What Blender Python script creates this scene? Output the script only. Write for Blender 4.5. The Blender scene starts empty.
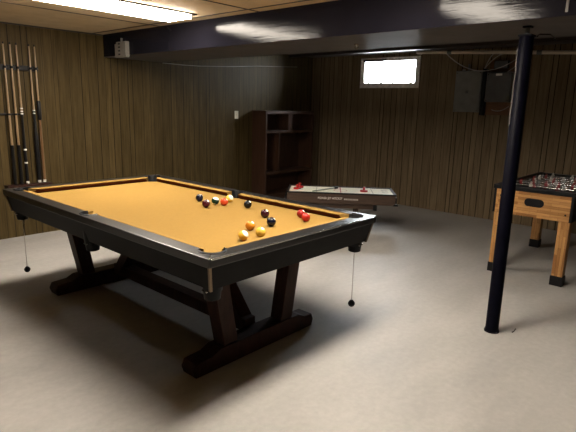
import bpy, bmesh, math, random
from mathutils import Vector, Matrix

random.seed(7)
SC = bpy.context.scene
COL = SC.collection
PI = math.pi

# ------------------------------------------------------------------ materials
def new_mat(name):
    m = bpy.data.materials.new(name)
    m.use_nodes = True
    nt = m.node_tree
    b = nt.nodes.get('Principled BSDF')
    return m, nt, b

def nd(nt, kind, **kw):
    n = nt.nodes.new(kind)
    for k, v in kw.items():
        setattr(n, k, v)
    return n

def c4(c):
    return (c[0], c[1], c[2], 1.0)

def ramp(nt, fac, stops, interp='LINEAR'):
    r = nd(nt, 'ShaderNodeValToRGB')
    r.color_ramp.interpolation = interp
    els = r.color_ramp.elements
    while len(els) < len(stops):
        els.new(0.5)
    for e, (p, c) in zip(els, stops):
        e.position = p
    for e, (p, c) in zip(els, stops):
        e.color = c4(c)
    if fac is not None:
        nt.links.new(fac, r.inputs['Fac'])
    return r.outputs['Color']

def obj_coord(nt, scale=(1, 1, 1)):
    tc = nd(nt, 'ShaderNodeTexCoord')
    mp = nd(nt, 'ShaderNodeMapping')
    mp.inputs['Scale'].default_value = scale
    nt.links.new(tc.outputs['Object'], mp.inputs['Vector'])
    return mp.outputs['Vector']

def noise(nt, vec, scale, detail=3.0, rough=0.55):
    n = nd(nt, 'ShaderNodeTexNoise')
    n.inputs['Scale'].default_value = scale
    n.inputs['Detail'].default_value = detail
    n.inputs['Roughness'].default_value = rough
    nt.links.new(vec, n.inputs['Vector'])
    return n.outputs['Fac']

def bump(nt, b, h, strength=0.2, dist=0.002):
    n = nd(nt, 'ShaderNodeBump')
    n.inputs['Strength'].default_value = strength
    n.inputs['Distance'].default_value = dist
    nt.links.new(h, n.inputs['Height'])
    nt.links.new(n.outputs['Normal'], b.inputs['Normal'])

def plain(name, col, rough=0.5, metal=0.0, var=0.12, nscale=14.0, spec=0.5, bmp=0.0):
    m, nt, b = new_mat(name)
    v = obj_coord(nt)
    f = noise(nt, v, nscale)
    lo = tuple(max(0, x * (1 - var)) for x in col)
    hi = tuple(x * (1 + var) for x in col)
    nt.links.new(ramp(nt, f, [(0.3, lo), (0.7, hi)]), b.inputs['Base Color'])
    b.inputs['Roughness'].default_value = rough
    b.inputs['Metallic'].default_value = metal
    b.inputs['Specular IOR Level'].default_value = spec
    if bmp:
        bump(nt, b, f, bmp)
    return m

def wood(name, dark, light, stretch=(1, 12, 12), scale=3.0, rough=0.45, spec=0.4):
    m, nt, b = new_mat(name)
    v = obj_coord(nt, stretch)
    f = noise(nt, v, scale, 6.0, 0.65)
    nt.links.new(ramp(nt, f, [(0.32, dark), (0.68, light)]), b.inputs['Base Color'])
    b.inputs['Roughness'].default_value = rough
    b.inputs['Specular IOR Level'].default_value = spec
    bump(nt, b, f, 0.08)
    return m

def panel_mat(name, axis, c_lo, c_hi, spec=0.09):
    """vertical grooved wood-grain sheet panelling; axis = 0 or 1, the wall's horizontal axis"""
    m, nt, b = new_mat(name)
    tc = nd(nt, 'ShaderNodeTexCoord')
    sp = nd(nt, 'ShaderNodeSeparateXYZ')
    nt.links.new(tc.outputs['Object'], sp.inputs[0])
    u = sp.outputs[axis]
    md = nd(nt, 'ShaderNodeMath', operation='DIVIDE')
    md.inputs[1].default_value = 1.22
    nt.links.new(u, md.inputs[0])
    fr = nd(nt, 'ShaderNodeMath', operation='FRACT')
    nt.links.new(md.outputs[0], fr.inputs[0])
    gs = [0.0, 0.105, 0.155, 0.27, 0.36, 0.40, 0.505, 0.62, 0.69, 0.785, 0.86, 0.925]
    w = 0.0052
    stops, tint = [], []
    rr = random.Random(3)
    for g in gs:
        stops.append((g, (0, 0, 0)))
        stops.append((g + w, (1, 1, 1)))
        k = rr.uniform(0.86, 1.10)
        tint.append((g, (k, k, k)))
    gfac = ramp(nt, fr.outputs[0], stops, 'CONSTANT')
    tfac = ramp(nt, fr.outputs[0], tint, 'CONSTANT')
    mp = nd(nt, 'ShaderNodeMapping')
    sc = [16, 16, 16]
    sc[2] = 1.1
    mp.inputs['Scale'].default_value = sc
    nt.links.new(tc.outputs['Object'], mp.inputs['Vector'])
    f = noise(nt, mp.outputs['Vector'], 2.2, 7.0, 0.65)
    col = ramp(nt, f, [(0.3, c_lo), (0.7, c_hi)])
    mx = nd(nt, 'ShaderNodeMix', data_type='RGBA', blend_type='MULTIPLY')
    mx.inputs['Factor'].default_value = 1.0
    nt.links.new(col, mx.inputs['A'])
    nt.links.new(tfac, mx.inputs['B'])
    mx2 = nd(nt, 'ShaderNodeMix', data_type='RGBA')
    nt.links.new(gfac, mx2.inputs['Factor'])
    mx2.inputs['A'].default_value = (0.017, 0.012, 0.006, 1)
    nt.links.new(mx.outputs['Result'], mx2.inputs['B'])
    nt.links.new(mx2.outputs['Result'], b.inputs['Base Color'])
    b.inputs['Roughness'].default_value = 0.48
    b.inputs['Specular IOR Level'].default_value = spec
    bump(nt, b, gfac, 0.35, 0.004)
    return m

def block_mat(name, vertical):
    m, nt, b = new_mat(name)
    tc = nd(nt, 'ShaderNodeTexCoord')
    sp = nd(nt, 'ShaderNodeSeparateXYZ')
    nt.links.new(tc.outputs['Object'], sp.inputs[0])
    ad = nd(nt, 'ShaderNodeMath', operation='ADD')
    nt.links.new(sp.outputs[0], ad.inputs[0])
    nt.links.new(sp.outputs[1], ad.inputs[1])
    cb = nd(nt, 'ShaderNodeCombineXYZ')
    if vertical:
        nt.links.new(sp.outputs[2], cb.inputs[0])
        nt.links.new(ad.outputs[0], cb.inputs[1])
    else:
        nt.links.new(ad.outputs[0], cb.inputs[0])
        nt.links.new(sp.outputs[2], cb.inputs[1])
    br = nd(nt, 'ShaderNodeTexBrick')
    br.offset = 0.37
    br.inputs['Scale'].default_value = 1.0
    br.inputs['Brick Width'].default_value = 0.17
    br.inputs['Row Height'].default_value = 0.024
    br.inputs['Mortar Size'].default_value = 0.0006
    br.inputs['Color1'].default_value = (0.20, 0.075, 0.020, 1)
    br.inputs['Color2'].default_value = (0.50, 0.265, 0.095, 1)
    br.inputs['Mortar'].default_value = (0.12, 0.05, 0.016, 1)
    br.inputs['Bias'].default_value = 0.25
    nt.links.new(cb.outputs[0], br.inputs['Vector'])
    v = obj_coord(nt, (18, 18, 2) if vertical else (2, 2, 18))
    f = noise(nt, v, 4.0, 5.0)
    g = ramp(nt, f, [(0.3, (0.78, 0.76, 0.72)), (0.7, (1.1, 1.1, 1.1))])
    mx = nd(nt, 'ShaderNodeMix', data_type='RGBA', blend_type='MULTIPLY')
    mx.inputs['Factor'].default_value = 1.0
    nt.links.new(br.outputs['Color'], mx.inputs['A'])
    nt.links.new(g, mx.inputs['B'])
    nt.links.new(mx.outputs['Result'], b.inputs['Base Color'])
    b.inputs['Roughness'].default_value = 0.4
    b.inputs['Specular IOR Level'].default_value = 0.3
    return m

def floor_mat():
    m, nt, b = new_mat('painted_concrete')
    v = obj_coord(nt)
    v2 = obj_coord(nt, (0.7, 2.0, 1))
    f1 = noise(nt, v2, 1.6, 5.0, 0.6)
    f2 = noise(nt, v, 26.0, 4.0, 0.6)
    c1 = ramp(nt, f1, [(0.28, (0.35, 0.336, 0.32)), (0.52, (0.41, 0.394, 0.374)), (0.74, (0.465, 0.448, 0.428))])
    c2 = ramp(nt, f2, [(0.3, (0.93, 0.93, 0.93)), (0.7, (1.05, 1.05, 1.05))])
    mx = nd(nt, 'ShaderNodeMix', data_type='RGBA', blend_type='MULTIPLY')
    mx.inputs['Factor'].default_value = 1.0
    nt.links.new(c1, mx.inputs['A'])
    nt.links.new(c2, mx.inputs['B'])
    nt.links.new(mx.outputs['Result'], b.inputs['Base Color'])
    rr = ramp(nt, f1, [(0.3, (0.40, 0.40, 0.40)), (0.7, (0.55, 0.55, 0.55))])
    nt.links.new(rr, b.inputs['Roughness'])
    b.inputs['Specular IOR Level'].default_value = 0.35
    bump(nt, b, f2, 0.06)
    return m

def emit_mat(name, col, strength):
    m, nt, b = new_mat(name)
    b.inputs['Base Color'].default_value = (0.9, 0.9, 0.88, 1)
    b.inputs['Emission Color'].default_value = c4(col)
    b.inputs['Emission Strength'].default_value = strength
    return m

def glass_mat():
    m, nt, b = new_mat('window_glass')
    out = [n for n in nt.nodes if n.type == 'OUTPUT_MATERIAL'][0]
    nt.nodes.remove(b)
    tr = nd(nt, 'ShaderNodeBsdfTransparent')
    tr.inputs[0].default_value = (0.95, 0.96, 0.97, 1)
    gl = nd(nt, 'ShaderNodeBsdfGlossy')
    gl.inputs['Roughness'].default_value = 0.05
    lw = nd(nt, 'ShaderNodeLayerWeight')
    lw.inputs['Blend'].default_value = 0.15
    mx = nd(nt, 'ShaderNodeMixShader')
    nt.links.new(lw.outputs['Fresnel'], mx.inputs[0])
    nt.links.new(tr.outputs[0], mx.inputs[1])
    nt.links.new(gl.outputs[0], mx.inputs[2])
    nt.links.new(mx.outputs[0], out.inputs['Surface'])
    return m

def ball_mat(name, col, striped):
    m, nt, b = new_mat(name)
    tc = nd(nt, 'ShaderNodeTexCoord')
    sp = nd(nt, 'ShaderNodeSeparateXYZ')
    nt.links.new(tc.outputs['Object'], sp.inputs[0])
    ab = nd(nt, 'ShaderNodeMath', operation='ABSOLUTE')
    nt.links.new(sp.outputs[2 if striped else 0], ab.inputs[0])
    ms = nd(nt, 'ShaderNodeMath', operation='MULTIPLY')
    ms.inputs[1].default_value = 1 / 0.0286
    nt.links.new(ab.outputs[0], ms.inputs[0])
    white = (0.82, 0.78, 0.66)
    if striped:
        c = ramp(nt, ms.outputs[0], [(0.0, col), (0.56, white)], 'CONSTANT')
    else:
        c = ramp(nt, ms.outputs[0], [(0.0, col), (0.93, white)], 'CONSTANT')
    nt.links.new(c, b.inputs['Base Color'])
    b.inputs['Roughness'].default_value = 0.10
    b.inputs['Specular IOR Level'].default_value = 0.32
    return m

M = {}
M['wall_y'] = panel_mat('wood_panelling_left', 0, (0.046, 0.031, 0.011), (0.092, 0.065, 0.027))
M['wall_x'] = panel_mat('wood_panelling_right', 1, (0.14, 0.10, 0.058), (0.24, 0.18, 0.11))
M['floor'] = floor_mat()
M['ceil'] = plain('ceiling_tile', (0.54, 0.43, 0.28), 0.8, var=0.10, nscale=5, spec=0.2, bmp=0.1)
M['ceil_dark'] = plain('dark_painted_ceiling', (0.10, 0.088, 0.085), 0.6, var=0.25, nscale=6, spec=0.15)
M['grid'] = plain('dark_ceiling_strip', (0.018, 0.011, 0.007), 0.6)

def beam_mat():
    m, nt, b = new_mat('dark_gloss_paint')
    v = obj_coord(nt, (1, 0.35, 6))
    f = noise(nt, v, 9.0, 4.0, 0.6)
    v2 = obj_coord(nt)
    f2 = noise(nt, v2, 2.0, 3.0)
    nt.links.new(ramp(nt, f2, [(0.3, (0.0055, 0.0055, 0.009)), (0.7, (0.009, 0.0085, 0.0125))]), b.inputs['Base Color'])
    b.inputs['Roughness'].default_value = 0.10
    b.inputs['Specular IOR Level'].default_value = 0.11
    bump(nt, b, f, 0.25, 0.003)
    return m
M['beam'] = beam_mat()
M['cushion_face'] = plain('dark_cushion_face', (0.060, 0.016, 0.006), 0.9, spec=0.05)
M['beam_under'] = plain('dark_soffit_paint', (0.085, 0.077, 0.074), 0.42, var=0.2, nscale=5, spec=0.16)
M['felt'] = plain('golden_felt', (0.250, 0.151, 0.041), 0.95, var=0.04, nscale=60, spec=0.05)
M['lam'] = plain('black_laminate', (0.010, 0.0095, 0.0095), 0.30, var=0.2, nscale=30, spec=0.75)
M['apron'] = plain('black_apron', (0.0045, 0.004, 0.004), 0.5, var=0.2, nscale=20, spec=0.10)
M['rubber'] = plain('black_rubber', (0.005, 0.005, 0.006), 0.5, var=0.2, spec=0.2)
M['chrome'] = plain('bright_metal', (0.75, 0.74, 0.72), 0.22, 1.0, var=0.03)
M['bronze'] = plain('brown_metal', (0.19, 0.135, 0.085), 0.35, 0.8, var=0.1)
M['darkwood'] = wood('dark_stained_wood', (0.020, 0.0075, 0.005), (0.048, 0.018, 0.011), (6, 6, 1.5), 5, 0.5, 0.2)
M['shelfwood'] = wood('red_brown_wood', (0.032, 0.0145, 0.008), (0.060, 0.028, 0.016), (8, 8, 1), 4)
M['pole'] = plain('black_gloss_enamel', (0.0022, 0.0022, 0.0055), 0.45, var=0.3, nscale=20, spec=0.05)
M['oak'] = block_mat('butcher_block_wood', False)
M['oakv'] = block_mat('butcher_block_legs', True)
M['black'] = plain('matte_black', (0.006, 0.006, 0.007), 0.45, var=0.2, spec=0.2)
M['red'] = plain('red_plastic', (0.42, 0.02, 0.018), 0.3, var=0.1)
M['darkred'] = plain('dark_red_plastic', (0.16, 0.012, 0.012), 0.35)
M['darkfield'] = plain('dark_green_playfield', (0.010, 0.016, 0.012), 0.5, spec=0.2)
M['duskcable'] = plain('dusty_cable', (0.10, 0.09, 0.09), 0.6, spec=0.1)
M['rodsteel'] = plain('dull_rod_steel', (0.38, 0.37, 0.36), 0.25, 1.0, var=0.05)
M['white'] = plain('white_plastic', (0.75, 0.73, 0.68), 0.4, var=0.05)
M['cream'] = plain('cream_plastic', (0.62, 0.56, 0.40), 0.4, var=0.05)
M['hockwood'] = wood('walnut_laminate', (0.034, 0.019, 0.012), (0.068, 0.040, 0.026), (2, 14, 20), 3)
M['playfield'] = plain('cream_playfield', (0.95, 0.91, 0.75), 0.3, var=0.03, nscale=8)
M['grey'] = plain('grey_steel_box', (0.20, 0.205, 0.20), 0.5, 0.1, var=0.12, nscale=9)
M['greyd'] = plain('dark_grey_steel_box', (0.105, 0.11, 0.115), 0.5, 0.1, var=0.12, nscale=9)
M['board'] = wood('red_brown_board', (0.12, 0.055, 0.028), (0.21, 0.105, 0.055), (12, 2, 12), 3, 0.7)
M['cable'] = plain('grey_cable', (0.34, 0.31, 0.28), 0.5)
M['pvc'] = plain('beige_pipe', (0.58, 0.50, 0.39), 0.45, var=0.08)
M['frame'] = plain('weathered_window_frame', (0.80, 0.78, 0.75), 0.6, var=0.2, nscale=20)
M['maple'] = wood('pale_maple', (0.24, 0.155, 0.08), (0.38, 0.26, 0.15), (20, 20, 1), 3, 0.35)
M['butt'] = plain('black_cue_butt', (0.008, 0.007, 0.007), 0.4, spec=0.2)
M['browncue'] = wood('brown_cue_wood', (0.10, 0.05, 0.022), (0.20, 0.11, 0.05), (20, 20, 1), 3, 0.35)
M['lens'] = emit_mat('fluorescent_diffuser', (1.0, 0.89, 0.75), 65.0)
M['greenstick'] = plain('dark_green_stick', (0.10, 0.13, 0.08), 0.4)
M['leaf'] = plain('dead_leaves', (0.16, 0.14, 0.11), 0.9, var=0.4, nscale=40)
M['intercom'] = plain('pale_grey_plastic', (0.17, 0.16, 0.145), 0.6)
M['glass'] = glass_mat()
M['snow'] = plain('concrete_well', (0.5, 0.5, 0.5), 0.9)

# ------------------------------------------------------------------ mesh builder
class MB:
    def __init__(self):
        self.bm = bmesh.new()

    def poly_prism(self, pts_lo, pts_hi):
        """closed prism between two rings of equal length"""
        bm = self.bm
        a = [bm.verts.new(p) for p in pts_lo]
        b = [bm.verts.new(p) for p in pts_hi]
        n = len(a)
        fs = [bm.faces.new(a[::-1]), bm.faces.new(b)]
        for i in range(n):
            fs.append(bm.faces.new((a[i], a[(i + 1) % n], b[(i + 1) % n], b[i])))
        return self

    def box(self, x0, x1, y0, y1, z0, z1, bev=0.0):
        tmp = bmesh.new()
        bmesh.ops.create_cube(tmp, size=1.0)
        for v in tmp.verts:
            v.co = Vector(((x0 + x1) / 2 + v.co.x * (x1 - x0), (y0 + y1) / 2 + v.co.y * (y1 - y0), (z0 + z1) / 2 + v.co.z * (z1 - z0)))
        if bev:
            bmesh.ops.bevel(tmp, geom=tmp.edges[:], offset=bev, segments=2, affect='EDGES', profile=0.6)
        self._merge(tmp)
        return self

    def _merge(self, tmp):
        me = bpy.data.meshes.new('tmp')
        tmp.to_mesh(me)
        tmp.free()
        self.bm.from_mesh(me)
        bpy.data.meshes.remove(me)

    def lathe(self, prof, center=(0, 0, 0), seg=20, direction=(0, 0, 1)):
        """prof: list of (radius, height) from one end to the other"""
        bm = self.bm
        q = Vector((0, 0, 1)).rotation_difference(Vector(direction).normalized())
        c = Vector(center)
        rings = []
        for r, h in prof:
            if r < 1e-6:
                rings.append([bm.verts.new(c + q @ Vector((0, 0, h)))])
            else:
                rings.append([bm.verts.new(c + q @ Vector((r * math.cos(2 * PI * i / seg), r * math.sin(2 * PI * i / seg), h))) for i in range(seg)])
        for a, b in zip(rings[:-1], rings[1:]):
            if len(a) == 1 and len(b) == 1:
                continue
            for i in range(seg):
                j = (i + 1) % seg
                if len(a) == 1:
                    bm.faces.new((a[0], b[j], b[i]))
                elif len(b) == 1:
                    bm.faces.new((a[i], a[j], b[0]))
                else:
                    bm.faces.new((a[i], a[j], b[j], b[i]))
        if len(rings[0]) > 1:
            bm.faces.new(rings[0][::-1])
        if len(rings[-1]) > 1:
            bm.faces.new(rings[-1])
        return self

    def rod(self, p0, p1, r0, r1=None, seg=12):
        p0, p1 = Vector(p0), Vector(p1)
        d = p1 - p0
        return self.lathe([(r0, 0), (r0 if r1 is None else r1, d.length)], p0, seg, d)

    def tube(self, pts, r, seg=8):
        bm = self.bm
        pts = [Vector(p) for p in pts]
        rings = []
        up = Vector((0.123, 0.31, 0.94)).normalized()
        for i, p in enumerate(pts):
            t = (pts[min(i + 1, len(pts) - 1)] - pts[max(i - 1, 0)]).normalized()
            a = t.cross(up)
            if a.length < 1e-3:
                a = t.cross(Vector((1, 0, 0)))
            a.normalize()
            b = t.cross(a)
            rings.append([bm.verts.new(p + (a * math.cos(2 * PI * k / seg) + b * math.sin(2 * PI * k / seg)) * r) for k in range(seg)])
        for A, B in zip(rings[:-1], rings[1:]):
            for k in range(seg):
                bm.faces.new((A[k], A[(k + 1) % seg], B[(k + 1) % seg], B[k]))
        bm.faces.new(rings[0][::-1])
        bm.faces.new(rings[-1])
        return self

    def build(self, name, mat, parent=None, loc=(0, 0, 0), smooth=False, bevel=0.0):
        bmesh.ops.recalc_face_normals(self.bm, faces=self.bm.faces[:])
        me = bpy.data.meshes.new(name)
        self.bm.to_mesh(me)
        self.bm.free()
        o = bpy.data.objects.new(name, me)
        COL.objects.link(o)
        for mm in (mat if isinstance(mat, (list, tuple)) else [mat]):
            me.materials.append(mm)
        if smooth:
            for p in me.polygons:
                p.use_smooth = True
            try:
                me.set_sharp_from_angle(angle=math.radians(40))
            except Exception:
                pass
        if bevel:
            md = o.modifiers.new('bevel', 'BEVEL')
            md.width = bevel
            md.segments = 2
            md.limit_method = 'ANGLE'
        if parent is not None:
            o.parent = parent
        o.location = loc
        return o

def cut(o, cutters):
    """boolean-subtract temporary cutter objects and bake the result"""
    for c in cutters:
        md = o.modifiers.new('cut', 'BOOLEAN')
        md.operation = 'DIFFERENCE'
        md.solver = 'EXACT'
        md.object = c
    bpy.context.view_layer.update()
    dg = bpy.context.evaluated_depsgraph_get()
    me = bpy.data.meshes.new_from_object(o.evaluated_get(dg))
    o.modifiers.clear()
    old = o.data
    o.data = me
    me.name = old.name
    bpy.data.meshes.remove(old)

def tag(o, label, cat, group=None, kind=None):
    o['label'] = label
    o['category'] = cat
    if group:
        o['group'] = group
    if kind:
        o['kind'] = kind
    return o

def thing(name, loc, label, cat, rz=0.0, group=None):
    o = bpy.data.objects.new(name, None)
    o.empty_display_size = 0.1
    COL.objects.link(o)
    o.location = loc
    o.rotation_euler = (0, 0, rz)
    return tag(o, label, cat, group)

def struct(o, label=None, cat=None):
    o['kind'] = 'structure'
    if label:
        o['label'] = label
        o['category'] = cat
    return o

def dup(root, label=None):
    r = root.copy()
    COL.objects.link(r)
    for ch in list(root.children):
        c = ch.copy()
        COL.objects.link(c)
        c.parent = r
        for g in list(ch.children):
            d = g.copy()
            COL.objects.link(d)
            d.parent = c
    if label:
        r['label'] = label
    return r

# ------------------------------------------------------------------ room shell
YW, XB = 2.82, 4.92          # cue wall plane (y), window wall plane (x)
X0, Y0 = -3.4, -4.4          # far side of the room behind the camera
ZC, ZB = 2.24, 2.30          # tiled ceiling, dark ceiling past the beam
WY0, WY1, WZ0, WZ1 = 0.80, 1.79, 1.815, 2.225   # window opening

struct(MB().box(X0 - .1, XB + .1, Y0 - .1, YW + .1, -0.1, 0).build('floor', M['floor']), 'grey painted concrete floor with paler smears', 'floor')
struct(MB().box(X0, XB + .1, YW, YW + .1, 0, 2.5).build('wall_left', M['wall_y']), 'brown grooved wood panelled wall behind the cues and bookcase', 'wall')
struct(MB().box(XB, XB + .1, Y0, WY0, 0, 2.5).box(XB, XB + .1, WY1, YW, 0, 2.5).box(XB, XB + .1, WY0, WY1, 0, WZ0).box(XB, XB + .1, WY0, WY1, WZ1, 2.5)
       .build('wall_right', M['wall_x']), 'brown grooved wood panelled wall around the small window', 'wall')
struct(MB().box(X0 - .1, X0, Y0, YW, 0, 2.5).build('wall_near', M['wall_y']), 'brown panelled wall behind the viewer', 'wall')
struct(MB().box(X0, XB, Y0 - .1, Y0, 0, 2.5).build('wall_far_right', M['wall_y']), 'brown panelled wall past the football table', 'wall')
struct(MB().box(X0 - .1, 1.4, Y0 - .1, YW + .1, ZC, ZC + .06).build('ceiling', M['ceil']), 'tan ceiling tiles over the pool table', 'ceiling')
struct(MB().box(1.4, XB + .1, Y0 - .1, YW + .1, ZB, ZB + .06).build('ceiling', M['ceil_dark']), 'dark painted ceiling past the beam', 'ceiling')
BX0, BX1, BZ = 1.05, 1.84, 1.99
struct(MB().box(BX0, BX1, Y0, YW, BZ, 2.36, 0.004).build('ceiling_beam', [M['beam'], M['beam_under']]), 'wide dark glossy boxed beam across the ceiling', 'beam')
for p_ in bpy.data.objects['ceiling_beam'].data.polygons:
    if p_.normal.z < -.7:
        p_.material_index = 1
struct(MB().box(4.30, 4.40, Y0, YW, 2.262, ZB + .01).build('trim_1', M['grid']), 'dark strip along the back ceiling', 'trim')
k = 2
def strip(*a):
    global k
    struct(MB().box(*a).build('trim_%d' % k, M['grid']), 'dark strip between tan ceiling tiles', 'trim')
    k += 1
for x in (0.92, -0.51, -1.94):
    strip(x - .009, x + .009, Y0, YW, ZC - .004, ZC + .01)
for y in (1.65, 0.22, -1.97, -3.4):
    strip(X0, BX0, y - .009, y + .009, ZC - .0035, ZC + .01)
strip(X0, BX0, YW - .012, YW, ZC - .012, ZC + .01)

# window ------------------------------------------------------------
wf = MB()
def reveal(xa, ra, xb, rb):
    (ay0, ay1, az0, az1), (by0_, by1_, bz0, bz1) = ra, rb
    A = [wf.bm.verts.new((xa, y, z)) for y, z in ((ay0, az0), (ay1, az0), (ay1, az1), (ay0, az1))]
    B = [wf.bm.verts.new((xb, y, z)) for y, z in ((by0_, bz0), (by1_, bz0), (by1_, bz1), (by0_, bz1))]
    for i in range(4):
        wf.bm.faces.new((A[i], A[(i + 1) % 4], B[(i + 1) % 4], B[i]))
r_in = (WY0 + .005, WY1 - .005, WZ0 + .005, WZ1 - .005)
r_wall = (WY0 - .022, WY1 + .022, WZ0 - .025, WZ1 + .02)
r_out = (WY0 + .045, WY1 - .045, WZ0 + .050, WZ1 - .035)
reveal(XB - .001, r_wall, XB - .014, r_wall)
reveal(XB - .014, r_wall, XB - .010, r_out)
reveal(XB - .010, r_out, XB + .004, r_out)
reveal(XB + .004, r_out, XB + .004, r_wall)
win = struct(wf.build('window_1', M['frame']), 'small bright basement window high on the panelled wall', 'window')
MB().box(XB + .006, XB + .011, WY0 + .02, WY1 - .02, WZ0 + .02, WZ1 - .02).build('window_pane', M['glass'], win)
MB().box(XB - .028, XB - .012, WY0 + .55, WY1 - .03, WZ1 - .035, WZ1 - .005, .003).build('roller_bar', M['black'], win)
MB().rod((XB - .03, WY1 - .01, WZ1 - .02), (XB - .045, WY1 - .01, WZ1 - .02), .014, seg=10).build('hook', M['white'], win)
lf = MB()
rr = random.Random(11)
y = WY0 + .04
while y < WY1 - .04:
    h = rr.uniform(.045, .062) + (.022 if rr.random() < .22 else 0)
    r = rr.uniform(.018, .035)
    lf.lathe([(0, 0), (r, .002), (r * .8, h * .6), (0, h)], (XB + .045, y, WZ0 + .005), 8)
    y += r * 1.1
leaf = lf.build('leaf_litter', M['leaf'])
tag(leaf, 'dead leaves heaped along the bottom outside the window glass', 'leaves', kind='stuff')
struct(MB().box(XB + .1, XB + .9, WY0 - .4, WY1 + .4, WZ0 - .12, WZ0 - .02).build('window_well', M['snow']))

# ------------------------------------------------------------------ lights
def fixture(x0, x1, y0, y1, label):
    t = thing('ceiling_light', ((x0 + x1) / 2, (y0 + y1) / 2, ZC), label, 'light', group='fluorescent ceiling lights')
    w, d = (x1 - x0) / 2, (y1 - y0) / 2
    h = MB()
    e = .02
    h.box(-w - e, -w, -d - e, d + e, -.012, .0, .002)
    h.box(w, w + e + .03, -d - e, d + e, -.012, .0, .002)
    h.box(-w, w, -d - e, -d, -.012, 0)
    h.box(-w, w, d, d + e, -.012, 0)
    h.build('housing', M['grid'], t)
    MB().box(-w, w, -d, d, -.042, 0).build('diffuser', M['lens'], t)
    return t
fixture(-.44, .77, .77, 1.10, 'long white fluorescent ceiling light above the cue end of the pool table')
fixture(-.62, .56, -1.48, -1.15, 'long white fluorescent ceiling light above the near end of the pool table')

W = bpy.data.worlds.new('overcast_day')
SC.world = W
W.use_nodes = True
bg = W.node_tree.nodes['Background']
bg.inputs[0].default_value = (0.92, 0.97, 1.0, 1)
bg.inputs[1].default_value = 50.0
pl = bpy.data.lights.new('window_portal', 'AREA')
pl.shape = 'RECTANGLE'
pl.size, pl.size_y = WY1 - WY0, WZ1 - WZ0
pl.cycles.is_portal = True
po = bpy.data.objects.new('window_portal', pl)
COL.objects.link(po)
po.location = (XB + .11, (WY0 + WY1) / 2, (WZ0 + WZ1) / 2)
po.rotation_euler = Vector((-1, 0, 0)).to_track_quat('-Z', 'Z').to_euler()

# ------------------------------------------------------------------ pool table
PT = thing('pool_table', (0, 0, 0), 'large pool table with golden cloth, black rails and wooden trestle legs', 'pool table')
HW, HL, T = 0.691, 1.250, 0.80          # outer half sizes, rail top height
NW, NL = 0.559, 1.118                   # cushion nose half sizes
BED = 0.760
CR, SR = 0.066, 0.062                   # pocket radii
pockets = [(sx * (NW + .022), sy * (NL + .022), CR) for sx in (-1, 1) for sy in (-1, 1)] + [(-NW - .055, 0, SR), (NW + .055, 0, SR)]
cutters = []
for px, py, pr in pockets:
    cutters.append(MB().rod((px, py, .70), (px, py, .85), pr, seg=28).build('cutter', M['black']))
ci = .042                               # cushion depth
# bed
o = MB().box(-NW - .06, NW + .06, -NL - .06, NL + .06, BED - .028, BED).build('playing_surface', M['felt'], PT)
cut(o, cutters)
# rails: four mitred top boards
IW, IL = NW + ci, NL + ci
def rail(pts):
    m = MB()
    m.poly_prism([(x, y, T - .045) for x, y in pts], [(x, y, T) for x, y in pts])
    r = m.build('rail', M['lam'], PT)
    cut(r, cutters)
    md = r.modifiers.new('bevel', 'BEVEL')
    md.width = .004
    md.segments = 2
    md.limit_method = 'ANGLE'
    return r
rail([(-HW, -HL), (-IW, -IL), (-IW, IL), (-HW, HL)])
rail([(HW, -HL), (HW, HL), (IW, IL), (IW, -IL)])
rail([(-HW, -HL), (HW, -HL), (IW, -IL), (-IW, -IL)])
rail([(-HW, HL), (-IW, IL), (IW, IL), (HW, HL)])
# cushions: six cloth-covered noses with angled ends
def cushion(p_out0, p_out1, p_in0, p_in1):
    """outer (rail) edge and nose edge, as 2-D end points"""
    prof = lambda o_, n_: [Vector((o_[0], o_[1], BED)), Vector((o_[0], o_[1], T - .001)),
                           Vector((n_[0], n_[1], T - .004)), Vector((n_[0], n_[1], T - .009)),
                           Vector((n_[0] + (o_[0] - n_[0]) * .45, n_[1] + (o_[1] - n_[1]) * .45, BED))]
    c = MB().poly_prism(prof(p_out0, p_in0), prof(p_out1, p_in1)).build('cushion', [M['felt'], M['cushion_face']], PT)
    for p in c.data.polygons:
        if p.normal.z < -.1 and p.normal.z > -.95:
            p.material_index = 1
g1, g2 = .062, .105    # distance of the cushion ends from the corner: outer, nose
for s in (-1, 1):
    for a, b in ((-1, 0), (0, 1)):
        if a == -1:
            cushion((s * IW, -IL + g1), (s * IW, -.055), (s * NW, -NL + .070), (s * NW, -.070))
        else:
            cushion((s * IW, .055), (s * IW, IL - g1), (s * NW, .070), (s * NW, NL - .070))
    cushion((-IW + g1, s * IL), (IW - g1, s * IL), (-NW + .070, s * NL), (NW - .070, s * NL))
# aprons (sloping in towards the bottom)
AH, AI = .631, .042
def apron(a0, a1, d):
    # a0,a1 = top outer corners, d = inward normal
    a0, a1, d = Vector(a0), Vector(a1), Vector(d)
    along = (a1 - a0).normalized()
    off = .012
    t0, t1 = a0 + (d + along) * off, a1 + (d - along) * off
    b0, b1 = a0 + (d + along) * AI, a1 + (d - along) * AI
    th = .03
    lo = [(b0.x, b0.y, AH), (b1.x, b1.y, AH), ((b1 + (d - along) * th).x, (b1 + (d - along) * th).y, AH), ((b0 + (d + along) * th).x, (b0 + (d + along) * th).y, AH)]
    hi = [(t0.x, t0.y, T - .045), (t1.x, t1.y, T - .045), ((t1 + (d - along) * th).x, (t1 + (d - along) * th).y, T - .045), ((t0 + (d + along) * th).x, (t0 + (d + along) * th).y, T - .045)]
    MB().poly_prism(lo, hi).build('apron', M['apron'], PT)
apron((-HW, -HL), (HW, -HL), (0, 1))
apron((HW, HL), (-HW, HL), (0, -1))
apron((-HW, HL), (-HW, -HL), (1, 0))
apron((HW, -HL), (HW, HL), (-1, 0))
MB().box(-HW + .05, HW - .05, -HL + .05, HL - .05, .66, BED - .03).build('slate_frame', M['apron'], PT)
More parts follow.
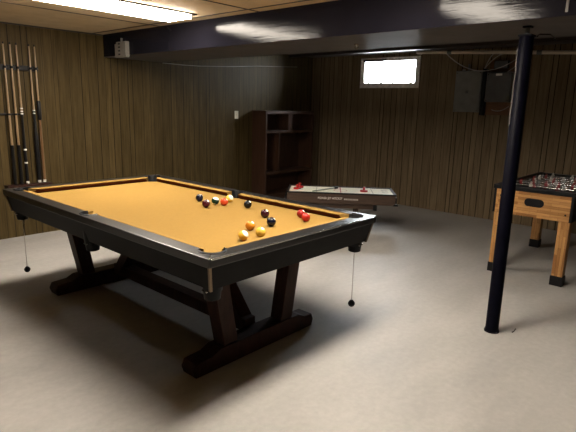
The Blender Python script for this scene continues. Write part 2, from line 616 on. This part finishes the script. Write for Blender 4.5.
# metal corner posts on the apron and trim on the rail corners
for sx in (-1, 1):
    for sy in (-1, 1):
        w = .013
        z1, z0 = T - .04, AH - .006
        o1, o0 = .008, AI - .006
        def ring(o, z):
            cx, cy = sx * (HW - o), sy * (HL - o)
            return [(cx, cy, z), (cx - sx * w, cy, z), (cx - sx * w, cy - sy * w, z), (cx, cy - sy * w, z)]
        c = MB().poly_prism(ring(o0, z0), ring(o1, z1)).build('corner_post', M['bronze'], PT)
        # narrow bright strip over the mitre, from the pocket to the outer corner
        a = Vector((sx * (HW - .003), sy * (HL - .003), T + .0005))
        bq = Vector((sx * (NW + .085), sy * (NL + .085), T + .0005))
        n = (a - bq).normalized().cross(Vector((0, 0, 1))) * .0035
        m = MB().poly_prism([a + n - Vector((0, 0, .004)), a - n - Vector((0, 0, .004)), bq - n - Vector((0, 0, .004)), bq + n - Vector((0, 0, .004))],
                            [a + n + Vector((0, 0, .0015)), a - n + Vector((0, 0, .0015)), bq - n + Vector((0, 0, .0015)), bq + n + Vector((0, 0, .0015))])
        e = a
        m.box(min(e.x, e.x - sx * .007) , max(e.x, e.x - sx * .007), min(e.y, e.y - sy * .007), max(e.y, e.y - sy * .007), T - .043, T + .001)
        m.build('corner_trim', M['chrome'], PT)
for a, b in (((-HW, -HL), (HW, -HL)), ((HW, -HL), (HW, HL)), ((HW, HL), (-HW, HL)), ((-HW, HL), (-HW, -HL))):
    if a[0] == b[0]:
        continue
    x0_, x1_ = sorted((a[0], b[0])); y0_, y1_ = sorted((a[1], b[1]))
    e = .003
    MB().box(x0_ - (e if x0_ == x1_ else -.012), x1_ + (e if x0_ == x1_ else -.012), y0_ - (e if y0_ == y1_ else -.012), y1_ + (e if y0_ == y1_ else -.012), T - .009, T - .001, .0015).build('edge_trim', M['chrome'], PT)
# pockets: rubber liner with a raised back rim, cup below the apron
for i, (px, py, pr) in enumerate(pockets):
    corner = i < 4
    t = MB()
    seg = 28
    bm = t.bm
    R0, R1 = pr - .003, pr + .001
    cup_r, zb = (pr - .012, .575)
    if not corner:
        px_in = px - math.copysign(.006, px)
    rings = []
    for r, z in [(R1, T - .05), (R1 + .004, T + .002), (R1 - .004, T + .006), (R0 - .006, T - .004), (R0 - .007, .70), (cup_r - .006, .60)]:
        rings.append([bm.verts.new((px + r * math.cos(2 * PI * q / seg), py + r * math.sin(2 * PI * q / seg), z)) for q in range(seg)])
    for A, B in zip(rings[:-1], rings[1:]):
        for q in range(seg):
            am = 2 * PI * (q + .5) / seg
            dx, dy = math.cos(am), math.sin(am)
            # leave the mouth open towards the table centre (only the part above the bed)
            inward = dx * -px / math.hypot(px, py) + dy * -py / math.hypot(px, py)
            if inward > .15 and A is not rings[4] and (A is not rings[3]):
                continue
            if A is rings[3] and inward > .15:
                continue
            bm.faces.new((A[q], A[(q + 1) % seg], B[(q + 1) % seg], B[q]))
    bm.faces.new(rings[-1])
    pk = t.build('pocket', M['rubber'], PT, smooth=True)
    cup = MB()
    qx, qy = px, py
    if corner:
        qx, qy = math.copysign(.598, px), math.copysign(1.157, py)
    else:
        qx = math.copysign(.612, px)
    cup.lathe([(.030, .560), (.040, .565), (.044, .600), (.050, .66)], (qx, qy, 0), 18)
    cp = cup.build('pocket_cup', M['rubber'], pk, smooth=True)
    sx, sy = (math.copysign(1, px), math.copysign(1, py) if corner else 0)
    for kx in (-.016, .016):
        d = Vector((-1, 0, 0)) if not corner or px < 0 else Vector((0, -1, 0))
        s = d.cross(Vector((0, 0, 1)))
        ctr = Vector((qx, qy, .612)) + d * .043 + s * kx
        MB().lathe([(.0055, 0), (.0055, .006), (0, .008)], ctr, 10, d).build('rivet', M['chrome'], pk)
for c in cutters:
    me = c.data
    bpy.data.objects.remove(c)
    bpy.data.meshes.remove(me)
# trestles
for ty in (-.86, .86):
    s = -1 if ty < 0 else 1
    f = MB()
    pts = [(-.520, .0), (.475, .0), (.490, .045), (.470, .090), (.40, .092), (.34, .12), (-.34, .12), (-.40, .092), (-.515, .085), (-.535, .045)]
    f.poly_prism([(x, ty - .06, z) for x, z in pts], [(x, ty + .06, z) for x, z in pts])
    f.build('foot', M['darkwood'], PT, bevel=.006)
    for sx in (-1, 1):
        tw, bw = .056, .052
        xt, xb_ = sx * .335 - .02, sx * .240 - .015
        MB().poly_prism([(xb_ - bw, ty - .05, .12), (xb_ + bw, ty - .05, .12), (xb_ + bw, ty + .05, .12), (xb_ - bw, ty + .05, .12)],
                        [(xt - tw, ty - .05, .66), (xt + tw, ty - .05, .66), (xt + tw, ty + .05, .66), (xt - tw, ty + .05, .66)]).build('leg', M['darkwood'], PT, bevel=.005)
    MB().box(-.48, .48, ty - .06, ty + .06, .63, .665).build('top_rail', M['darkwood'], PT)
    yb, yt = ty - s * .085, ty - s * .57
    MB().poly_prism([(-.05, yb + s * .03, .11), (.05, yb + s * .03, .11), (.05, yb - s * .08, .11), (-.05, yb - s * .08, .11)],
                    [(-.05, yt + s * .05, .662), (.05, yt + s * .05, .662), (.05, yt - s * .04, .662), (-.05, yt - s * .04, .662)]).build('brace', M['darkwood'], PT)
MB().box(-.045, .045, -.80, .80, .08, .165, .005).build('stretcher', M['darkwood'], PT)

# hanging cords with black balls under two corner pockets
def cord(x, y, zb, label):
    t = thing('hanging_cord', (x, y, zb), label, 'cord', group='cords hanging from the pool table corners')
    MB().rod((0, 0, .02), (0, 0, .562 - zb), .0022, seg=6).build('cord', M['cable'], t)
    MB().lathe([(.006, .026), (.011, .022), (.0165, .017), (.023, .006), (.023, -.006), (.0165, -.017), (.009, -.022), (0, -.024)][::-1], (0, 0, 0), 16).build('ball', M['rubber'], t, smooth=True)
cord(.598, -1.157, .195, 'thin cord with black ball hanging from the right end of the pool table')
cord(-.598, 1.157, .150, 'thin cord with black ball hanging from the cue end of the pool table')

# ------------------------------------------------------------------ balls
BR = 0.0286
def sphere_mesh(mat):
    bm = bmesh.new()
    bmesh.ops.create_uvsphere(bm, u_segments=28, v_segments=16, radius=BR)
    me = bpy.data.meshes.new('billiard_ball')
    bm.to_mesh(me)
    bm.free()
    for p in me.polygons:
        p.use_smooth = True
    me.materials.append(mat)
    return me
NAVY, MAROON, GREEN, ORNG = (.005, .007, .022), (.050, .005, .012), (.006, .028, .018), (.50, .055, .016)
YEL, BLK, PURP, OR2, RED = (.68, .43, .06), (.003, .0035, .005), (.034, .006, .012), (.55, .20, .016), (.36, .020, .012)
balls = [
    ((0.264, 0.039), NAVY, 0, (0, 1.2, 2.0), 'dark blue billiard ball farthest left, beside a maroon one'),
    ((0.161, -0.168), MAROON, 0, (0, .9, 1.9), 'maroon billiard ball left of the green one'),
    ((0.275, -0.134), GREEN, 1, (.25, .15, 0), 'green and white striped billiard ball near the far side pocket'),
    ((0.301, -0.202), ORNG, 0, (0, .8, 2.2), 'orange-red billiard ball beside the green striped one'),
    ((0.420, -0.126), YEL, 1, (.9, .4, 0), 'yellow and white billiard ball half behind the orange-red one'),
    ((0.364, -0.385), BLK, 0, (0, .9, 1.9), 'black billiard ball standing alone just right of the far side pocket'),
    ((0.235, -0.686), PURP, 0, (0, 1.0, 1.7), 'dark plum billiard ball beside a black-blue one in the middle'),
    ((0.095, -0.879), (.004, .005, .014), 0, (0, .75, 2.3), 'black-blue billiard ball beside the dark plum one'),
    ((-0.069, -0.865), OR2, 0, (0, .9, 2.0), 'plain orange billiard ball behind the yellow ones'),
    ((-0.257, -1.008), (.70, .40, .045), 1, (.7, .5, 0), 'yellow and white striped billiard ball nearest the near corner pocket'),
    ((-0.133, -1.017), YEL, 0, (0, 1.0, 1.6), 'plain yellow billiard ball close by the near short rail'),
    ((0.412, -0.846), (.28, .014, .010), 0, (0, .8, 2.1), 'red billiard ball half behind the other red one'),
    ((0.352, -0.938), RED, 0, (0, .9, 2.4), 'red billiard ball in front of the other red one near the right corner'),
]
for i, ((x, y), c, st, rot, lab) in enumerate(balls):
    o = bpy.data.objects.new('billiard_ball', sphere_mesh(ball_mat('ball_%d' % i, c, st)))
    COL.objects.link(o)
    o.location = (x, y, BED + BR)
    o.rotation_euler = rot
    tag(o, lab, 'ball', 'billiard balls on the golden cloth')

# ------------------------------------------------------------------ cue rack and cues
CY = YW - .045
rk = thing('cue_rack', (.10, YW - .003, .55), 'dark wooden wall rack holding pool cues at far left', 'cue rack')
MB().box(-.26, .175, -.03, 0, 1.225, 1.275, .004).build('top_bar', M['butt'], rk)
MB().box(-.26, .20, -.11, 0, 0, .035, .004).build('base', M['darkwood'], rk)
MB().box(-.26, .0, -.022, 0, .765, .785, .003).build('clip_bar', M['butt'], rk)
cue_x = [-.06, .005, .065, .19, .245]
for x in cue_x:
    MB().lathe([(.017, -.012), (.019, 0), (.017, .012)], (x - .10, -.045, 1.25), 14).build('clip', M['butt'], rk)
for x in cue_x[:2]:
    MB().lathe([(.016, -.010), (.018, 0), (.016, .010)], (x - .10, -.045, .775), 14).build('clip', M['butt'], rk)

def cue(x, label, style):
    t = thing('pool_cue', (x, CY, .585), label, 'pool cue', group='pool cues in the wall rack')
    jz = {0: .66, 1: .66, 2: .76, 3: .78, 4: .80}[style]
    L = 1.46
    r = lambda z: .0145 - (.0145 - .0062) * z / L
    MB().lathe([(r(jz), jz), (r(1.44), 1.44)], (0, 0, 0), 12).build('shaft', M['maple'], t, smooth=True)
    MB().lathe([(.0062, 1.44), (.0064, 1.455), (.004, L)], (0, 0, 0), 12).build('tip', M['rubber'], t, smooth=True)
    if style in (0, 1):
        MB().lathe([(r(.42), .42), (r(jz), jz)], (0, 0, 0), 12).build('forearm', M['maple'], t, smooth=True)
        pr = [(.0155, .03)]
        z = .05
        while z < .42:
            pr += [(.0175, z), (.0175, z + .014), (.0145, z + .017)]
            z += .022
        MB().lathe(pr, (0, 0, 0), 12).build('grip', M['butt'], t)
    elif style == 2:
        MB().lathe([(.0165, .03), (.014, .40), (r(jz), jz)], (0, 0, 0), 12).build('butt', M['butt'], t, smooth=True)
        for z in (.74, .765, .795):
            MB().lathe([(.0125, z), (.0135, z + .005), (.0125, z + .012)], (0, 0, 0), 12).build('ring', M['white'], t)
        for z in (.22, .36):
            MB().lathe([(.0165, z), (.0175, z + .006), (.0165, z + .016)], (0, 0, 0), 12).build('ring', M['white'], t)
    elif style == 3:
        MB().lathe([(.0165, .03), (.023, .06), (.023, .50), (.016, .56), (r(jz), jz)], (0, 0, 0), 12).build('butt', M['butt'], t, smooth=True)
        for z in (.745, .775):
            MB().lathe([(.0125, z), (.0135, z + .005), (.0125, z + .012)], (0, 0, 0), 12).build('ring', M['white'], t)
    else:
        MB().lathe([(.0165, .03), (.0145, .30), (.0135, .68)], (0, 0, 0), 12).build('butt', M['browncue'], t, smooth=True)
        MB().lathe([(.016, .68), (.021, .69), (.021, .87), (.012, .885)], (0, 0, 0), 12).build('sleeve', M['butt'], t, smooth=True)
    MB().lathe([(.010, 0), (.0165, .004), (.0165, .030)], (0, 0, 0), 12).build('bumper', M['white'] if style > 1 else M['rubber'], t, smooth=True)
cue(cue_x[0], 'leftmost pool cue in the wall rack, with ribbed black grip', 0)
cue(cue_x[1], 'second pool cue from the left in the wall rack, ribbed black grip', 1)
cue(cue_x[2], 'third pool cue from the left, dark butt with white rings', 2)
cue(cue_x[3], 'fourth pool cue from the left, with thick black butt', 3)
cue(cue_x[4], 'rightmost pool cue, brown butt and black sleeve at mid length', 4)

# ------------------------------------------------------------------ bookcase
bx0, bx1, by0, by1, bh = 3.46, 4.60, 2.50, 2.80, 1.40
bc = thing('bookcase', (bx0, by0, 0), 'dark reddish wooden bookcase with empty shelves in the far corner', 'bookcase')
w, d = bx1 - bx0, by1 - by0
MB().box(0, .03, 0, d, 0, bh, .002).build('side_panel', M['shelfwood'], bc)
MB().box(w - .03, w, 0, d, 0, bh, .002).build('side_panel', M['shelfwood'], bc)
MB().box(.03, w - .03, 0, d, bh - .045, bh, .002).build('top', M['shelfwood'], bc)
MB().box(.03, w - .03, d - .012, d - .002, .06, bh - .045).build('back_panel', M['shelfwood'], bc)
MB().box(.03, w - .03, .005, d - .012, .06, .10, .002).build('shelf', M['shelfwood'], bc)
MB().box(.03, w - .03, .005, d - .012, .42, .46, .002).build('shelf', M['shelfwood'], bc)
MB().box(.03, w - .03, .005, d - .012, 1.06, 1.10, .002).build('shelf', M['shelfwood'], bc)
MB().box(.03, w - .03, .015, .030, 0, .06).build('kick_board', M['shelfwood'], bc)
MB().box(w * .5 - .05, w * .5 + .05, .01, d - .012, 1.10, bh - .045).build('divider', M['shelfwood'], bc)
MB().box(w * .27, w * .27 + .03, .01, d - .012, .46, 1.06).build('divider', M['shelfwood'], bc)

# ------------------------------------------------------------------ light switch
sw = thing('light_switch', (3.145, YW, 1.33), 'small cream light switch plate on the panelled wall left of the bookcase', 'switch')
MB().box(-.036, .036, -.008, 0, -.058, .058, .003).build('plate', M['cream'], sw)
MB().box(-.006, .006, -.016, -.007, -.012, .012, .001).build('toggle', M['cream'], sw)

# ------------------------------------------------------------------ wall box beside the beam, cable
ib = thing('slotted_box', (BX0, 2.35, 2.045), 'small pale slotted box at the far left end of the dark beam', 'box')
MB().box(-.05, 0, -.10, .09, -.08, .085, .004).build('body', M['intercom'], ib)
MB().box(-.04, 0, .10, .14, -.08, .065, .003).build('side_plate', M['intercom'], ib)
for z in (-.05, -.012, .026, .062):
    MB().box(-.054, -.049, .01, .045, z - .008, z + .008).build('slot', M['black'], ib)
MB().rod((-.02, .02, .085), (-.02, .02, .125), .012, seg=10).build('knob', M['intercom'], ib)

wc = MB().tube([(1.86, YW - .008, 1.985), (2.2, YW - .008, 1.982), (2.46, YW - .008, 1.988), (3.0, YW - .008, 2.02), (3.63, YW - .008, 2.07), (4.5, YW - .008, 2.12)], .005)
tag(wc.build('wall_cable', M['cable']), 'thin cable strung along the top of the wall above the bookcase', 'cable')

# ------------------------------------------------------------------ support post
pp = thing('support_post', (1.29, -1.858, 0), 'black painted steel support post standing from floor to beam', 'post')
MB().lathe([(.047, .010), (.043, .03), (.042, 1.925), (.036, 1.935)], (0, 0, 0), 28).build('tube', M['pole'], pp, smooth=True)
MB().lathe([(.05, 0), (.05, .010)], (0, 0, 0), 20).build('base_plate', M['pole'], pp)
MB().box(-.040, .040, -.040, .040, 1.930, 1.940, .002).build('collar', M['pole'], pp)
th = [(.014, 1.938)]
for i in range(5):
    th += [(.016, 1.941 + i * .007), (.013, 1.9445 + i * .007)]
MB().lathe(th + [(.014, 1.98)], (0, 0, 0), 14).build('screw_jack', M['greyd'], pp)
MB().box(-.024, .024, -.024, .024, 1.980, 1.989, .001).build('top_plate', M['pole'], pp)
pts = [(-.046 * math.cos(a), .046 * math.sin(a), z) for a, z in ((.9, 1.86), (.95, 1.80), (.7, 1.72), (.9, 1.64), (.75, 1.55), (.85, 1.46), (.8, 1.40))]
tag(MB().tube([(1.29 + a, -1.858 + b, c) for a, b, c in pts], .004).build('post_cable', M['duskcable']), 'thin pale cable running down the upper part of the black post', 'cable')
tag(MB().tube([(1.345, -1.90, 1.935), (1.45, -1.88, 1.96), (1.60, -1.90, 1.975), (1.86, -1.86, 1.982)], .004).build('beam_cable', M['rubber']), 'thin black cable from the post top across the underside of the beam', 'cable')

# ------------------------------------------------------------------ small fittings on the beam
eb = thing('eye_bolt', (1.50, -.46, BZ), 'small bright metal ring screwed under the beam left of the window', 'hook')
MB().lathe([(.022, -.004), (.020, 0)], (0, 0, 0), 16).build('plate', M['chrome'], eb)
MB().tube([(.0, .016 * math.cos(a), -.022 + .016 * math.sin(a)) for a in [2 * PI * i / 14 for i in range(15)]], .004).build('ring', M['chrome'], eb)
tg = thing('beam_clip', (BX0, -2.125, 2.04), 'small pale vertical clip on the beam face right of the post', 'clip')
MB().box(-.006, 0, -.007, .007, -.03, .06, .002).build('strap', M['intercom'], tg)
MB().lathe([(.006, 0), (.006, .004), (0, .005)], (-.006, 0, .05), 8, (-1, 0, 0)).build('screw', M['chrome'], tg)

# ------------------------------------------------------------------ pipe on the window wall
def pz(y): return 2.245 + .049 * y
pipe = thing('drain_pipe', (4.80, 0, 0), 'beige drain pipe running along the top of the window wall', 'pipe')
MB().rod((0, .78, pz(.78)), (0, -3.6, pz(-3.6)), .022, seg=16).build('tube', M['pvc'], pipe, smooth=True)
for y in (.74, .28, -.89, -2.3):
    MB().rod((0, y + .03, pz(y + .03)), (0, y - .03, pz(y - .03)), .028, seg=16).build('coupling', M['greyd'] if y < .7 else M['pvc'], pipe, smooth=True)
MB().rod((0, .77, pz(.77)), (.12, .77, pz(.77)), .021, seg=14).build('elbow', M['pvc'], pipe, smooth=True)
for y in (.1, -1.5, -3.0):
    MB().box(-.012, .012, y - .006, y + .006, pz(y) + .018, 2.31).build('hanger', M['greyd'], pipe)

# ------------------------------------------------------------------ electrical boxes
tag(MB().box(XB - .018, XB, -.72, -.26, 1.43, 2.14, .002).build('backing_board', M['board']), 'reddish wooden board behind the smaller electrical box', 'board')
def ebox(y0, y1, z0, z1, mat, label, cover_off, x1=XB):
    t = thing('electrical_box', (x1, (y0 + y1) / 2, z0), label, 'electrical box')
    h = (y1 - y0) / 2
    H = z1 - z0
    MB().box(-.085, 0, -h, h, 0, H, .003).build('cabinet', mat, t)
    dr = MB().box(-.094, -.085, -h + .012, h - .012, .012, H - .012, .003).build('door', mat, t)
    MB().box(-.100, -.093, -.02, .02, H * .45, H * .45 + .04, .002).build('latch', M['greyd'], dr)
    for sy in (-1, 1):
        for z in (.02, H - .03):
            MB().lathe([(.007, 0), (.007, .003), (0, .004)], (-.094, sy * (h - .025), z), 8, (-1, 0, 0)).build('screw', M['chrome'], t)
    return t
e1 = ebox(-.19, .175, 1.46, 2.01, M['grey'], 'larger grey steel electrical panel on the wall left of the post', 0)
MB().lathe([(.022, 0), (.022, .02), (0, .02)], (-.05, .09, .55), 12).build('knockout', M['cable'], e1)
MB().rod((-.05, .02, .55), (-.05, .02, .64), .012, seg=10).build('conduit', M['greyd'], e1)
e2 = ebox(-.585, -.262, 1.60, 1.985, M['greyd'], 'smaller dark grey electrical box on a board beside the post', 0, XB - .018)
MB().box(-.0955, -.0935, -.04, .04, .335, .362).build('sticker', M['white'], e2)
tag(MB().box(XB - .10, XB, -.245, -.205, 1.42, 2.03, .003).build('cable_duct', M['black']), 'narrow black vertical duct between the two electrical boxes', 'duct')

def arc(p0, p1, sag, n=14, bow=0.0):
    p0, p1 = Vector(p0), Vector(p1)
    out = []
    for i in range(n + 1):
        t = i / n
        p = p0.lerp(p1, t)
        p.z -= sag * 4 * t * (1 - t)
        p.x -= bow * 4 * t * (1 - t)
        out.append(p)
    return out
def cab(name, pts, label, r=.006, mat='cable'):
    tag(MB().tube(pts, r).build(name, M[mat]), label, 'cable', 'cables hanging above the electrical boxes')
cab('power_cable', arc((4.745, .30, 2.235), (4.745, -.66, 2.14), .19), 'long grey cable drooping from pipe to post over both electrical boxes')
cab('power_cable', arc((4.86, -.20, 2.02), (4.84, -.40, 2.20), -.10), 'grey cable arching above the narrow black duct', .006)
cab('power_cable', arc((4.80, -.23, 2.03), (4.80, -.50, 2.205), -.05), 'second grey cable arching up from the black duct to the ceiling', .005)
cab('power_cable', arc((4.83, -.30, 1.99), (4.83, -.62, 2.06), .06), 'short grey cable lying along the top of the smaller electrical box', .005)
cab('power_cable', arc((4.90, -.62, 2.13), (4.90, -.66, 1.45), .0), 'pale cable running down the board edge beside the post', .005)
cab('power_cable', arc((4.895, -.34, 1.50), (4.895, -.56, 1.545), .035), 'short pale cable curl on the board below the smaller box', .005)
jb = thing('junction_box', (XB - .018, -.42, 2.03), 'small dark junction box above the smaller electrical box', 'junction box')
MB().box(-.06, 0, -.09, .09, 0, .10, .003).build('body', M['black'], jb)
MB().box(-.065, -.06, -.085, .085, .006, .094, .001).build('cover', M['greyd'], jb)

# ------------------------------------------------------------------ air hockey table
p0, p1 = Vector((2.265, .955)), Vector((3.04, -.045))
dirv = (p1 - p0)
LH = dirv.length
ang = math.atan2(dirv.y, dirv.x)
HK = thing('air_hockey_table', (p0.x, p0.y, 0), 'low brown air hockey table with cream playfield behind the pool table', 'game table', ang)
DH, HT = .50, .50
# local axes: x along the front, y = away from the front (left of x direction)
hb = MB()
hb.box(0, LH, 0, .018, HT - .125, HT, .002)
hb.box(0, LH, DH - .018, DH, HT - .125, HT, .002)
hb.box(0, .018, .018, DH - .018, HT - .125, HT)
hb.box(LH - .018, LH, .018, DH - .018, HT - .125, HT)
hb.box(.018, LH - .018, .018, DH - .018, HT - .125, HT - .10)
hb.build('cabinet', M['hockwood'], HK)
MB().box(.018, LH - .018, .018, DH - .018, HT - .03, HT - .006).build('playfield', M['playfield'], HK)
er = MB()
er.box(-.004, LH + .004, -.006, .005, HT - .012, HT + .006, .002)
er.box(-.004, LH + .004, DH - .005, DH + .006, HT - .012, HT + .006, .002)
er.box(LH - .003, LH + .008, -.006, DH + .006, HT - .012, HT + .006, .002)
er.box(-.008, .003, -.006, DH + .006, HT - .012, HT + .006, .002)
er.build('edge_rail', M['butt'], HK)
MB().box(LH, LH + .03, .10, DH - .10, HT - .12, HT - .05, .004).build('goal_tray', M['black'], HK)
MB().box(-.03, 0, .10, DH - .10, HT - .12, HT - .05, .004).build('goal_tray', M['black'], HK)
MB().box(LH - .02, LH + .03, -.01, .04, HT - .132, HT - .108, .003).build('corner_foot', M['black'], HK)
MB().box(LH * .5 - .006, LH * .5 + .006, .018, DH - .018, HT - .0065, HT - .0050).build('centre_line', M['red'], HK)
for xx in (.27, .80):
    MB().box(LH * xx - .003, LH * xx + .003, .018, DH - .018, HT - .0065, HT - .0052).build('zone_line', M['cable'], HK)
ring = MB()
seg = 28
for r0, r1 in ((.075, .083),):
    A = [ring.bm.verts.new((LH * .5 + r0 * math.cos(2 * PI * i / seg), DH / 2 + r0 * math.sin(2 * PI * i / seg), HT - .0055)) for i in range(seg)]
    B = [ring.bm.verts.new((LH * .5 + r1 * math.cos(2 * PI * i / seg), DH / 2 + r1 * math.sin(2 * PI * i / seg), HT - .0055)) for i in range(seg)]
    for i in range(seg):
        ring.bm.faces.new((A[i], A[(i + 1) % seg], B[(i + 1) % seg], B[i]))
ring.build('centre_circle', M['red'], HK)
for yy in (.17, .30):
    g = MB()
    xx = LH - .13
    g.box(xx, xx + .07, yy, yy + .008, HT - .0065, HT - .0052)
    g.box(xx, xx + .07, yy + .06, yy + .068, HT - .0065, HT - .0052)
    g.box(xx, xx + .008, yy, yy + .068, HT - .0065, HT - .0052)
    g.build('goal_mark', M['cable'], HK)
# lower stand, set in from the ends
st = MB()
st.box(.10, LH - .25, .03, DH - .03, .315, HT - .125, .003)
st.build('stand_top', M['hockwood'], HK)
for xx in (.20, LH - .46):
    for yy in (.06, DH - .10):
        MB().box(xx, xx + .04, yy, yy + .04, 0, .32, .003).build('leg', M['hockwood'], HK)
MB().box(LH - .25, LH - .205, .03, .075, .30, .36, .004).build('stand_bracket', M['black'], HK)
# lettering on the front
def lettering(txt, x0, x1, zc, h, mat, name):
    cu = bpy.data.curves.new('t', 'FONT')
    cu.body = txt
    cu.size = 1.0
    cu.extrude = 0.01
    to = bpy.data.objects.new('t', cu)
    COL.objects.link(to)
    bpy.context.view_layer.update()
    dg = bpy.context.evaluated_depsgraph_get()
    me = bpy.data.meshes.new_from_object(to.evaluated_get(dg))
    bpy.data.objects.remove(to)
    bpy.data.curves.remove(cu)
    xs = [v.co.x for v in me.vertices]
    ys = [v.co.y for v in me.vertices]
    for v in me.vertices:
        u = (v.co.x - min(xs)) / (max(xs) - min(xs))
        q = (v.co.y - min(ys)) / (max(ys) - min(ys))
        zz = v.co.z
        v.co = Vector((x0 + u * (x1 - x0), -.0015 - zz * .05, zc + (q - .5) * h))
    me.materials.clear()
    me.materials.append(mat)
    o = bpy.data.objects.new(name, me)
    COL.objects.link(o)
    o.parent = HK
    return o
lettering('POWER JET HOCKEY', LH * .29, LH * .515, HT - .066, .034, M['white'], 'lettering')
ds = MB()
x = LH * .53
rr = random.Random(2)
while x < LH * .65:
    wd = rr.uniform(.008, .016)
    ds.box(x, x + wd, -.0018, 0, HT - .078, HT - .060)
    x += wd + .004
ds.build('fine_print', M['cable'], HK)

hm = Matrix.Translation((p0.x, p0.y, 0)) @ Matrix.Rotation(ang, 4, 'Z')
def on_hockey(u, v): return hm @ Vector((u, v, HT - .005))
def mallet(u, v, label):
    t = thing('air_hockey_mallet', on_hockey(u, v), label, 'mallet', group='red air hockey mallets')
    MB().lathe([(.045, 0), (.047, .006), (.045, .016), (.036, .020), (.022, .018)], (0, 0, 0), 22).build('disc', M['red'], t, smooth=True)
    MB().lathe([(.013, .017), (.012, .034), (.017, .044), (.016, .056), (0, .060)], (0, 0, 0), 18).build('knob', M['red'], t, smooth=True)
inv = hm.inverted()
def loc_of(x, y):
    q = inv @ Vector((x, y, 0))
    return q.x, q.y
mallet(*loc_of(3.00, .37), 'red mallet on the right half of the air hockey table')
mallet(*loc_of(2.52, 1.02), 'front one of two red mallets at the left end of the air hockey table')
mallet(*loc_of(2.63, 1.07), 'back one of two red mallets at the left end of the air hockey table')
pk = MB().lathe([(.030, 0), (.032, .003), (.030, .007)], on_hockey(*loc_of(2.50, .95)), 22).build('puck', M['white'], smooth=True)
tag(pk, 'small white puck beside the red mallets at the left end', 'puck')
a3, b3 = on_hockey(*loc_of(2.50, .76)), on_hockey(*loc_of(2.87, .71))
stk = thing('thin_stick', a3, 'thin dark green stick with black end lying on the cream playfield', 'stick')
d3 = b3 - a3
MB().rod((0, 0, .008), (d3.x, d3.y, .016), .006, seg=8).build('shaft', M['greenstick'], stk)
MB().rod((d3.x, d3.y, .016), (d3.x * 1.12, d3.y * 1.12, .016), .015, seg=10).build('end_cap', M['black'], stk)

# ------------------------------------------------------------------ football (foosball) table
FX, FY, FL, FW = 2.60, -1.31, 1.36, .66
FT = thing('foosball_table', (FX, FY - FW, 0), 'butcher block patterned foosball table with black sides at the right', 'game table')
# local: x 0..FL away from the viewer, y 0..FW
for ex in (0, FL - .025):
    MB().box(ex, ex + .025, .02, FW - .02, .575, .795, .002).build('end_panel', M['oak'], FT)
for ey in (0, FW - .022):
    MB().box(0, FL, ey, ey + .022, .575, .80, .002).build('side_panel', M['black'], FT)
MB().box(.025, FL - .025, .022, FW - .022, .64, .66).build('playfield', M['darkfield'], FT)
MB().box(.025, FL - .025, .022, FW - .022, .575, .59).build('underside', M['black'], FT)
rm = MB()
rm.box(-.008, .06, -.008, FW + .008, .795, .832, .004)
rm.box(FL - .06, FL + .008, -.008, FW + .008, .795, .832, .004)
rm.box(.06, FL - .06, -.008, .05, .795, .832, .004)
rm.box(.06, FL - .06, FW - .05, FW + .008, .795, .832, .004)
rm.build('top_rim', M['black'], FT)
# ball return slot in the near end
ov = MB()
seg = 24
pts = []
for i in range(seg):
    a = 2 * PI * i / seg
    cx = .045 if math.cos(a) >= 0 else -.045
    pts.append((cx + .036 * math.cos(a), .036 * math.sin(a)))
yc, zc = .31, .705
ov.poly_prism([(-.006, yc + a, zc + b) for a, b in pts], [(.0, yc + a, zc + b) for a, b in pts])
ov.build('ball_return', M['black'], FT, bevel=.002)
MB().lathe([(.008, 0), (.008, .003), (0, .004)], (0, .052, .635), 10, (-1, 0, 0)).build('bolt', M['black'], FT)
MB().lathe([(.008, 0), (.008, .003), (0, .004)], (0, .60, .735), 10, (-1, 0, 0)).build('bolt', M['black'], FT)
for lx in (0.02, FL - .11):
    for ly in (.012, FW - .102):
        lg = MB().box(lx, lx + .09, ly, ly + .09, .085, .60, .004).build('leg', M['oakv'], FT)
        MB().box(lx - .006, lx + .096, ly - .006, ly + .096, 0, .088, .005).build('foot_cap', M['black'], lg)
rods = [(.14, 1, 3), (.295, 0, 2), (.45, 1, 5), (.605, 0, 3), (.76, 1, 3), (.915, 0, 5), (1.07, 1, 2), (1.22, 0, 3)]
for i, (rx, side, n) in enumerate(rods):
    z = .812
    rd = MB().rod((rx, -.03 if side else -.20, z), (rx, FW + (.03 if side else .03), z), .009, seg=10).build('rod', M['rodsteel'], FT, smooth=True)
    if not side:
        MB().rod((rx, -.32, z), (rx, -.20, z), .017, .015, seg=12).build('handle', M['black'], rd, smooth=True)
    for q in range(n):
        py = .05 + (FW - .10) * (q + .5 + (.18 if side else -.12)) / n
        col = M['darkred'] if side else M['cable']
        pm = MB()
        pm.box(rx - .011, rx + .011, py - .014, py + .014, .785, .832, .004)
        pm.box(rx - .008, rx + .008, py - .011, py + .011, .715, .785, .003)
        pm.box(rx - .012, rx + .012, py - .013, py + .013, .695, .72, .003)
        pm.lathe([(0, .831), (.008, .834), (.010, .842), (.007, .850), (0, .853)], (rx, py, 0), 10)
        pm.build('player', col, FT)

# a stray mark and cord by the post foot
tag(MB().tube([(1.365, -1.97, .003), (1.385, -1.975, .003), (1.44, -1.97, .003)], .0035, 6).build('wire_scrap', M['black']), 'tiny dark scrap of wire on the floor by the post foot', 'scrap')

# ------------------------------------------------------------------ camera
cd = bpy.data.cameras.new('camera')
cam = bpy.data.objects.new('camera', cd)
COL.objects.link(cam)
cam.location = (-2.06237898, -2.94836904, 1.48336283)
cam.rotation_euler = (1.35456685, -0.0248089987, -0.834617928)
cd.sensor_width = 36
cd.lens = 501.932205 / 576 * 36
cd.clip_start = .05
SC.camera = cam

SC.view_settings.view_transform = 'Standard'
SC.view_settings.look = 'None'
SC.view_settings.exposure = 0.0
SC.view_settings.gamma = 1.0
